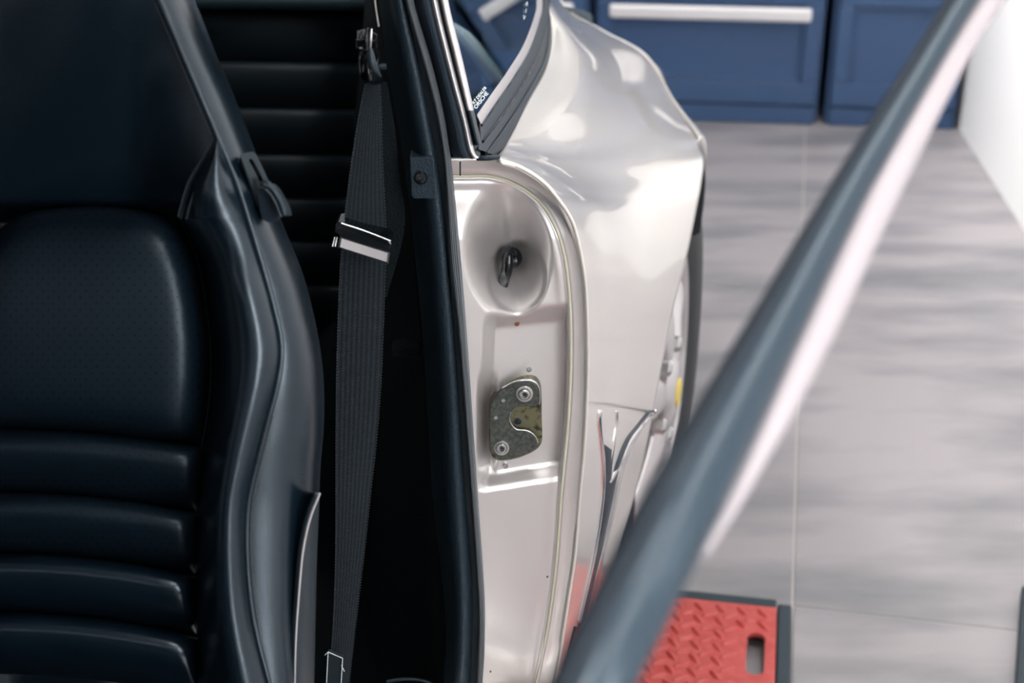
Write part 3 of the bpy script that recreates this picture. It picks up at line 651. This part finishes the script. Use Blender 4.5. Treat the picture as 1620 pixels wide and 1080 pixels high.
# open door: window frame running across the foreground
door = empty('door', (.3, .40, .5)); door.parent = car; door.location = np.array([.3, .40, .5]) - wl(car)
def Dp(px, py, d): q = Fv + (px-810)/FPX*Rv + (540-py)/FPX*Uv; return CAM + q*d
TB_ = [(1640,-190,42,.66),(1582,-95,42,.64),(1522,0,43,.62),(1462,100,46,.60),(1343,300,58,.56),(1236,500,80,.52),(1184,600,94,.50),(1078,800,118,.46),(1003,950,122,.44),(938,1080,122,.42),(866,1230,122,.41),(826,1310,118,.405)]
def dtube(name, pts, m, flat=1.0, **k):
    w = [Dp(x, y, d) for x, y, _, d in pts]; rs_ = [q/2/FPX*d for _, _, q, d in pts]
    s_ = np.concatenate([[0], np.cumsum([np.linalg.norm(w[i+1]-w[i]) for i in range(len(w)-1)])]); s_ /= s_[-1]
    return tube(name, w, lambda t: float(np.interp(t, s_, rs_)), m, door, n=28, nv=90, world=True, flat=flat, **k)
def sh(p, f, g, dd): return [(x + f*w*.87, y + f*w*.5, w*g, d + dd) for x, y, w, d in p]
dtube('window_frame', sh(TB_, .06, .92, 0), frame_paint, label='dark painted window frame of the open door, blurred in the foreground')
dtube('frame_seal', sh(TB_, -.28, .50, -.002), seal_dark)
dtube('frame_moulding', [(1690,-190,40,.67),(1630,-95,40,.65),(1567,0,42,.63),(1503,100,46,.61),(1396,300,58,.57),(1302,500,60,.53),(1236,640,50,.50),(1160,790,30,.47),(1110,880,14,.455)], pale_mould, label='pale aluminium moulding along the door frame')
surf('door_skin', net([[(-.02, .30, .88), (.36, -.06, .88), (.70, -.42, .87)], [(-.01, .32, .6), (.38, -.04, .6), (.72, -.40, .6)], [(-.01, .29, .3), (.36, -.06, .3), (.68, -.42, .3)]], 20, 16), paint, door, solid=.04)

# ------------------------------------------------------------------ front seat
seat = empty('front_seat', P(200, 1080, .92), 'black leather front seat with perforated centre and ribbed cushions', 'seat')
def Y0(py): return .80 + (1080 - py) / 1080 * .125
SIL = [(262,-110),(308,0),(340,80),(370,150),(400,228),(430,312),(455,372),(480,435),(497,500),(508,560),(513,620),(512,680),(507,740),(505,800),(502,870),(500,950),(497,1090)]
KED = [(205,-110),(252,0),(300,112),(345,218),(376,292),(408,395),(432,480),(445,545),(440,600),(421,675),(402,750),(392,800),(390,860),(394,930),(405,1000),(428,1090)]
BED = [(290,345),(312,400),(326,455),(335,520),(338,580),(334,640),(324,700),(316,760),(311,830),(309,900),(309,970),(316,1090)]
def cx_(c, y): c = cr(c, 300); return np.interp(y, c[:, 1], c[:, 0])
def sgrid(name, pyl, fl_, fr_, fY, m, nu=40, parent=seat, uvpx=False, **k):
    G = np.zeros((len(pyl), nu, 3)); uv = []
    for i, y in enumerate(pyl):
        a, b = fl_(y), fr_(y)
        for j, u in enumerate(np.linspace(0, 1, nu)):
            x = a + (b - a)*u; G[i, j] = P(x, y, fY(u, y, x)); uv.append((x, y) if uvpx else (u, i))
    return surf(name, G, m, parent, uv=uv, **k)
Kc, Sc, Bc = cr(KED, 400), cr(SIL, 400), cr(BED, 400)
fK = lambda y: np.interp(y, Kc[:, 1], Kc[:, 0]); fS = lambda y: np.interp(y, Sc[:, 1], Sc[:, 0]); fB = lambda y: np.interp(y, Bc[:, 1], Bc[:, 0])
# side bolster panel, wraps to the back of the seat
G = []
for y in np.linspace(-110, 1090, 150):
    a, b = fK(y), fS(y); row = []
    for u in np.linspace(0, 1, 26):
        row.append(P(a + (b-a)*math.sin(u*math.pi/2)**1.15, y, Y0(y) - .004 + .008*u + .050*u**2 + .038*u**6))
    for u in np.linspace(.1, 1, 8):
        row.append(P(b - 60*u*u, y, Y0(y) + .093 + .09*math.sin(u*math.pi/2)))
    for u in (.3, .6, 1): row.append(P(b - 60 - 300*u, y, Y0(y) + .181 + .01*u))
    G.append(row)
surf('side_panel', np.array(G), leather, seat)
# front bolster
def fYb(u, y, x):
    hump = .046*math.sin(math.pi*min(1, u*1.0))**.75 * (.55 + .45*sst(330, 480, y))
    return Y0(y) + (.002 + .040*sst(300, 430, y))*(1-u)**1.3 - .004*u - hump*(1 - .45*u)
def yBt(y): return fB(max(y, 345)) if y > 345 else np.interp(y, [218, 250, 290, 345], [343, 325, 302, 286])
sgrid('bolster', np.concatenate([np.linspace(222, 345, 40), np.linspace(348, 1092, 140)]), yBt, fK, fYb, leather)
# shoulder panel
def fYs(u, y, x):
    t_ = np.clip((y + 110)/455, 0, 1); e = max(0, (348 - x)/420)
    return Y0(y) - .004 + .060*t_**1.5*sst(0, .35, e) + .004*sst(0, .12, e) + .035*sst(318, 350, y) - .02*math.sin(math.pi*min(1, e*1.2))*(1-t_)
sgrid('shoulder_panel', np.linspace(-110, 400, 110), lambda y: -260, lambda y: (fK(y) if y < 219 else np.interp(y, [219, 250, 290, 345, 400], [343, 326, 303, 288, 290])), fYs, leather, nu=70)
# perforated centre cushion
Rr = [(326,150),(328,185),(333,225),(342,258),(360,283),(385,300),(430,315),(480,325),(540,331),(600,331),(650,326),(706,318)]
Ll = [(326,150),(328,110),(333,60),(342,28),(360,2),(385,-25),(430,-45),(480,-55),(706,-60)]
seam = lambda k, x: [677, 778, 874, 968, 1066][k] + [29, 34, 38, 40, 40][k]*np.clip(x/318, -.2, 1.1)**2 * (1 if x > 0 else 0)
def cush():
    nv, nu = 120, 90; G = np.zeros((nv, nu, 3)); uv = []
    for i, v in enumerate(np.linspace(0, 1, nv)):
        y = 326 + (700 - 326)*(v**1.5*.6 + v*.4)
        a = np.interp(y, [p[0] for p in Ll], [p[1] for p in Ll]); b = np.interp(y, [p[0] for p in Rr], [p[1] for p in Rr])
        for j, u in enumerate(np.linspace(0, 1, nu)):
            x = a + (b-a)*u; y2 = y + (seam(0, x) - 700)*v**4 if v > 0 else y
            ed = min((x - a), (b - x)); hh = (1 - math.exp(-max(0, ed)/16)) * (1 - math.exp(-max(0, (y2 - 322))/22)) * (1 - .75*math.exp(-max(0, seam(0, x) - y2)/14))
            Y = Y0(y2) + .056 - .045*hh - .006*math.sin(math.pi*v); G[i, j] = P(x, y2, Y); uv.append((x, y2))
    return surf('centre_cushion', G, leather_perf, seat, uv=uv)
cush()
for k in range(4):
    nv, nu = 34, 80; G = np.zeros((nv, nu, 3)); uv = []
    for i, v in enumerate(np.linspace(0, 1, nv)):
        for j, u in enumerate(np.linspace(0, 1, nu)):
            ym = seam(k, 300)*(1-v) + seam(k+1, 300)*v; x = -90 + (fB(min(ym, 1088)) + 4 + 90)*u
            y = seam(k, x)*(1-v) + seam(k+1, x)*v; side = 1 - math.exp(-(fB(min(ym, 1088)) + 4 - x)/9)
            G[i, j] = P(x, y, Y0(y) + .052 - .036*(math.sin(math.pi*min(1, v**.62))**.55)*side); uv.append((x, y))
    surf('cushion_rib', G, leather_perf if k < 2 else leather, seat, uv=uv)
    # stitching on top of each rib
VV = []; FF = []
def stitch(p, q, r=.0005):
    d = q - p; d = d/np.linalg.norm(d); a = np.cross(d, [0, -1, 0.]); a /= np.linalg.norm(a); b = np.cross(a, d); o = len(VV)
    for c in (p, q):
        for w in range(4): VV.append(c + r*(math.cos(w*math.pi/2)*a + math.sin(w*math.pi/2)*b))
    for w in range(4): FF.append([o+w, o+(w+1) % 4, o+4+(w+1) % 4, o+4+w])
for k in range(4):
    for x in np.arange(-40, 312, 4.6):
        y = seam(k, x) + 3.5; stitch(P(x, y, Y0(y) + .040), P(x+2.8, seam(k, x+2.8) + 3.5, Y0(y) + .040))
for dx, dy in ((-6, 2), (7, 6)):
    c = cr([(343,219),(325,250),(303,288),(287,342)], 34)
    for i in range(0, 33, 1):
        a = c[i] + (dx, dy); b = c[i] + (c[i+1] - c[i])*.55 + (dx, dy); stitch(P(*a, Y0(a[1]) - .008), P(*b, Y0(b[1]) - .008), .0004)
for y in np.arange(660, 1000, 4.6):
    x = fK(y) + 7; stitch(P(x, y, Y0(y) - .010), P(fK(y+2.8) + 7, y + 2.8, Y0(y) - .010))
for y in np.arange(-10, 215, 5.0):
    x = fK(y) - 9; stitch(P(x, y, Y0(y) - .006), P(fK(y+3) - 9, y + 3, Y0(y) - .006), .0004)
mk('stitching', VV, FF, thread, seat, smooth=False, kind='stuff')
tube('piping', [(x, y, Y0(y) - .007) for x, y in KED], .0022, leather, seat, n=12, nv=200)
tube('seam', [(343,219,Y0(219)-.004),(325,250,Y0(250)-.004),(303,288,Y0(288)+.0),(285,345,Y0(345)+.006)], .0009, rubber, seat, n=8, nv=30)
tube('seam', [(x-4, y, Y0(y)+.046) for x, y in BED[:9]], .0005, rubber_soft, seat, n=6, nv=60)
# lower side cover with its bright edge
cvL = [(506,780),(492,815),(483,850),(477,890),(472,950),(468,1010),(466,1090)]
G = []
for i, (x, y) in enumerate(cr(cvL, 50)):
    G.append([P(x + (fS(min(y, 1088)) - x)*u, y, Y0(y) + .008 + .035*u - .006*math.sin(math.pi*u)) for u in np.linspace(0, 1, 10)])
sc = surf('side_cover', np.array(G), dark_plastic, seat, solid=.004)
tube('cover_edge', [(x, y, Y0(y) + .003) for x, y in cvL], lambda t: .0009*(1-.4*t), anod, sc, n=8, nv=60)
# belt guide and recliner lever on the shoulder
RY = Y0(270) + .012
gp = [(382,246),(390,241),(402,241),(409,248),(420,268),(430,292),(424,294),(412,300),(410,316),(408,330),(402,318),(396,292),(388,268)]
def frame_ring(name, outer, inner, Y, th, m, parent):
    o = cr(outer + [outer[0]], 41)[:-1]; i_ = cr(inner + [inner[0]], 41)[:-1]; V = []
    for dY in (0, th):
        V += [P(x, y, Y + (x-400)*.0006 + dY) for x, y in o] + [P(x, y, Y + (x-400)*.0006 + dY) for x, y in i_]
    n = 40; F = []
    for k in range(n):
        k2 = (k+1) % n; F += [(k, k2, n+k2, n+k), (2*n+k, 3*n+k, 3*n+k2, 2*n+k2), (k, 2*n+k, 2*n+k2, k2), (n+k, n+k2, 3*n+k2, 3*n+k)]
    return mk(name, V, F, m, parent, smooth=False, bevel=.001)
og = [(381,247),(387,242),(400,240),(404,243),(414,262),(424,284),(427,293),(424,310),(414,322),(408,326),(403,314),(397,293),(389,270)]
ig = [(394,252),(397,251),(401,255),(409,269),(417,286),(421,296),(418,300),(414,298),(408,282),(401,267),(396,258),(394,254),(393.5,253)]
gr = frame_ring('belt_guide', og, ig, RY - .012, .012, dark_plastic, seat)
prism('guide_slot', [P(x, y, RY) for x, y in ((392,250),(402,250),(422,296),(414,300))], gloss_black, .004, (0, 1, 0), gr)
tube('guide_rim', [(382,249,RY-.014),(386,262,RY-.014),(394,282,RY-.014),(401,302,RY-.014),(408,326,RY-.014)], .0014, dark_plastic, gr, n=8, nv=24)
# lever: curved hood
L_ = []
for (xa, ya, xb, yb) in ((410,296,436,291),(419,297,444,300),(428,306,452,314),(437,322,459,328),(444,343,462,341)):
    L_.append([P(xa, ya, RY - .028), P((xa*2+xb)/3, (ya*2+yb)/3 - 2, RY - .032), P((xa+2*xb)/3, (ya+2*yb)/3 - 1.5, RY - .026), P(xb, yb, RY - .012)])
lev = surf('recliner_lever', net(L_, 24, 14), dark_plastic, seat, solid=.004)
prism('lever_cheek', [P(x, y, RY - .024) for x, y in cr([(408,298),(420,300),(430,312),(438,328),(443,346),(434,350),(424,352),(414,345),(409,325),(407,308),(408,298)], 40)[:-1]], rubber, .018, (0, 1, 0), lev, bevel=.001)
tube('lever_ridge', [(420,299,RY-.030),(430,310,RY-.030),(438,326,RY-.030),(444,343,RY-.030)], .0012, dark_plastic, lev, n=8, nv=20)
# seat base below the view
box('seat_base', (-.72, .20, .26), (-.16, .80, .44), leather, seat, bevel=.04)

for nm in ('side_panel', 'bolster', 'piping'):                          # the inboard half mirrors the outboard one about the seat's middle
    o = bpy.data.objects[nm]; c = WL[nm]; me = o.data; V = np.array([tuple(v.co) for v in me.vertices]) + c
    V[:, 0] = np.minimum(-.62 - V[:, 0], -.33); m_ = mk(nm, V, [list(p.vertices)[::-1] for p in me.polygons], leather, seat, face_cam=True)
# ------------------------------------------------------------------ rear seat backrest
rs = empty('rear_seat', P(450, 250, 1.80), 'black rear seat back with horizontal leather ribs, behind the front seat', 'seat')
edges = [17, 97, 170, 243, 312, 380, 450, 520]
for k in range(len(edges) - 1):
    G = []
    for v in np.linspace(0, 1, 22):
        y = edges[k]*(1-v) + edges[k+1]*v; Yb = 1.775 + (17 - y)*.00012
        G.append([P(x, y + (x - 450)*.012 * (1), Yb - .030*(math.sin(math.pi*v**.62)**.6)*.5 + .0000016*(x-430)**2) for x in np.linspace(60, 760, 30)])
    surf('cushion_rib', np.array(G), leather_dull, rs)

# ------------------------------------------------------------------ seat belt
belt = empty('seat_belt', P(560, 1060, 1.04), 'black seat belt hanging from the pillar between seat and door jamb', 'belt')
bL = [(578,128,1.035),(566,190,1.035),(556,255,1.035),(550,300,1.035),(544,352,1.035),(538,420,1.035),(534,520,1.03),(532,600,1.03),(531,700,1.03),(531,800,1.02),(530,900,1.015),(526,1000,1.01),(518,1100,1.01)]
bR = [(601,130,1.045),(603,190,1.045),(605,255,1.045),(607,300,1.045),(610,360,1.045),(609,430,1.045),(606,520,1.04),(602,610,1.04),(595,700,1.04),(584,800,1.03),(574,890,1.025),(562,990,1.02),(549,1100,1.02)]
band('webbing', bL, bR, web_m, belt, prof=lambda u: .002*math.sin(math.pi*u), nv=260, nu=20, back=.0016, sv=1)
band('webbing', [(598,128,1.062),(604,200,1.062),(606,280,1.062),(604,380,1.062),(600,470,1.062)], [(612,130,1.066),(624,200,1.066),(632,280,1.066),(640,360,1.066),(612,470,1.066)], carpet, belt, nv=60, nu=6, back=.0016, label='returning run of the belt behind')
VV = []; FF = []
for i, c in enumerate(cr([P(x-.3, y, Y-.001) for x, y, Y in bL], 420)):
    if i % 2 == 0: stitch(c, c + np.array([.0004, 0, -.0010]), .00022)
for i, c in enumerate(cr([P(x+.3, y, Y-.001) for x, y, Y in bR], 420)):
    if i % 2 == 0: stitch(c, c + np.array([.0004, 0, -.0010]), .00022)
mk('selvedge', VV, FF, thread, belt, smooth=False, kind='stuff')
# tongue
tg = prism('tongue', [P(x, y, 1.024) for x, y in ((530,357),(535,352),(545,352),(616,379),(621,386),(619,392),(616,400),(534,372),(528,368))], gloss_black, .022, (0, 1, 0), belt, bevel=.0015, label='glossy black belt tongue with a bright reflecting bar')
tube('tongue_edge', [(540,353,1.022),(582,367,1.022),(618,381,1.022)], .0008, steel, tg, n=6, nv=16)
prism('tongue_bar', [P(*p) for p in ((537,374,1.016),(618,399,1.018),(615,418,1.012),(534,392,1.010))], gloss_black, .012, (0, 1, 0), tg, bevel=.001)
prism('tongue_plate', [P(*p) for p in ((540,376.5,1.0148),(614,400,1.0165),(612,415,1.0105),(537,391,1.0088))], satin, .003, (0, 1, 0), tg, bevel=.0004)
for x in (527, 531): tube('tongue_rib', [(x+2, 375, 1.014), (x-1, 390, 1.010)], .0008, steel, tg, n=6, nv=4)
# pillar anchor
an = surf('anchor_cover', net([[P(571,48,1.03), P(582,44,1.018), P(594,46,1.04)], [P(568,62,1.025), P(580,60,1.01), P(597,62,1.035)], [P(569,78,1.025), P(580,79,1.01), P(597,78,1.035)]], 18, 16), gloss_black, belt, solid=.01)
tube('cover_edge', [(588,46,1.012),(587,60,1.008),(586,76,1.010)], .0007, anod, an, n=6, nv=16)
tube('cover_edge', [(574,52,1.02),(570,62,1.02),(570,78,1.02)], .0007, anod, an, n=6, nv=16)
surf('anchor_loop', net([[P(571,83,1.03), P(584,80,1.012), P(600,80,1.035)], [P(569,100,1.02), P(583,98,1.008), P(604,104,1.03)], [P(571,122,1.018), P(586,126,1.008), P(605,126,1.03)], [P(576,132,1.03), P(590,134,1.02), P(604,132,1.04)]], 22, 18), gloss_black, belt, solid=.01)
tube('anchor_rim', [(586,78,1.008),(587,90,1.004),(590,103,1.004),(597,114,1.008),(603,122,1.012)], lambda t: .0030*math.sin(math.pi*(.2+.75*t)), dark_plastic, belt, n=10, nv=26)
tube('anchor_bolt', [(598,105,1.03),(611,105,1.03)], .0022, dark_plastic, belt, n=8, nv=5)
tube('pillar_edge_wire', [(590,-30,1.06),(594,10,1.06),(599,42,1.06)], .0010, anod, belt, n=6, nv=14)
# stitched end of the belt at the sill
prism('belt_end', [P(*p) for p in ((519,1030,.995),(542,1040,.995),(540,1095,.995),(516,1095,.995))], web_m, .004, (0, 1, 0), belt, bevel=.0006)
VV = []; FF = []
for a, b in (((519,1031),(542,1041)), ((542,1041),(539,1090)), ((519,1031),(516,1090)), ((514,1036),(519,1031)), ((540,1052),(545,1062))):
    c = cr([P(*a, .993), P(*b, .993)], 12)
    for i in range(11): stitch(c[i], c[i] + (c[i+1] - c[i])*.8, .00045)
mk('end_stitching', VV, FF, decal, belt, smooth=False, kind='stuff')
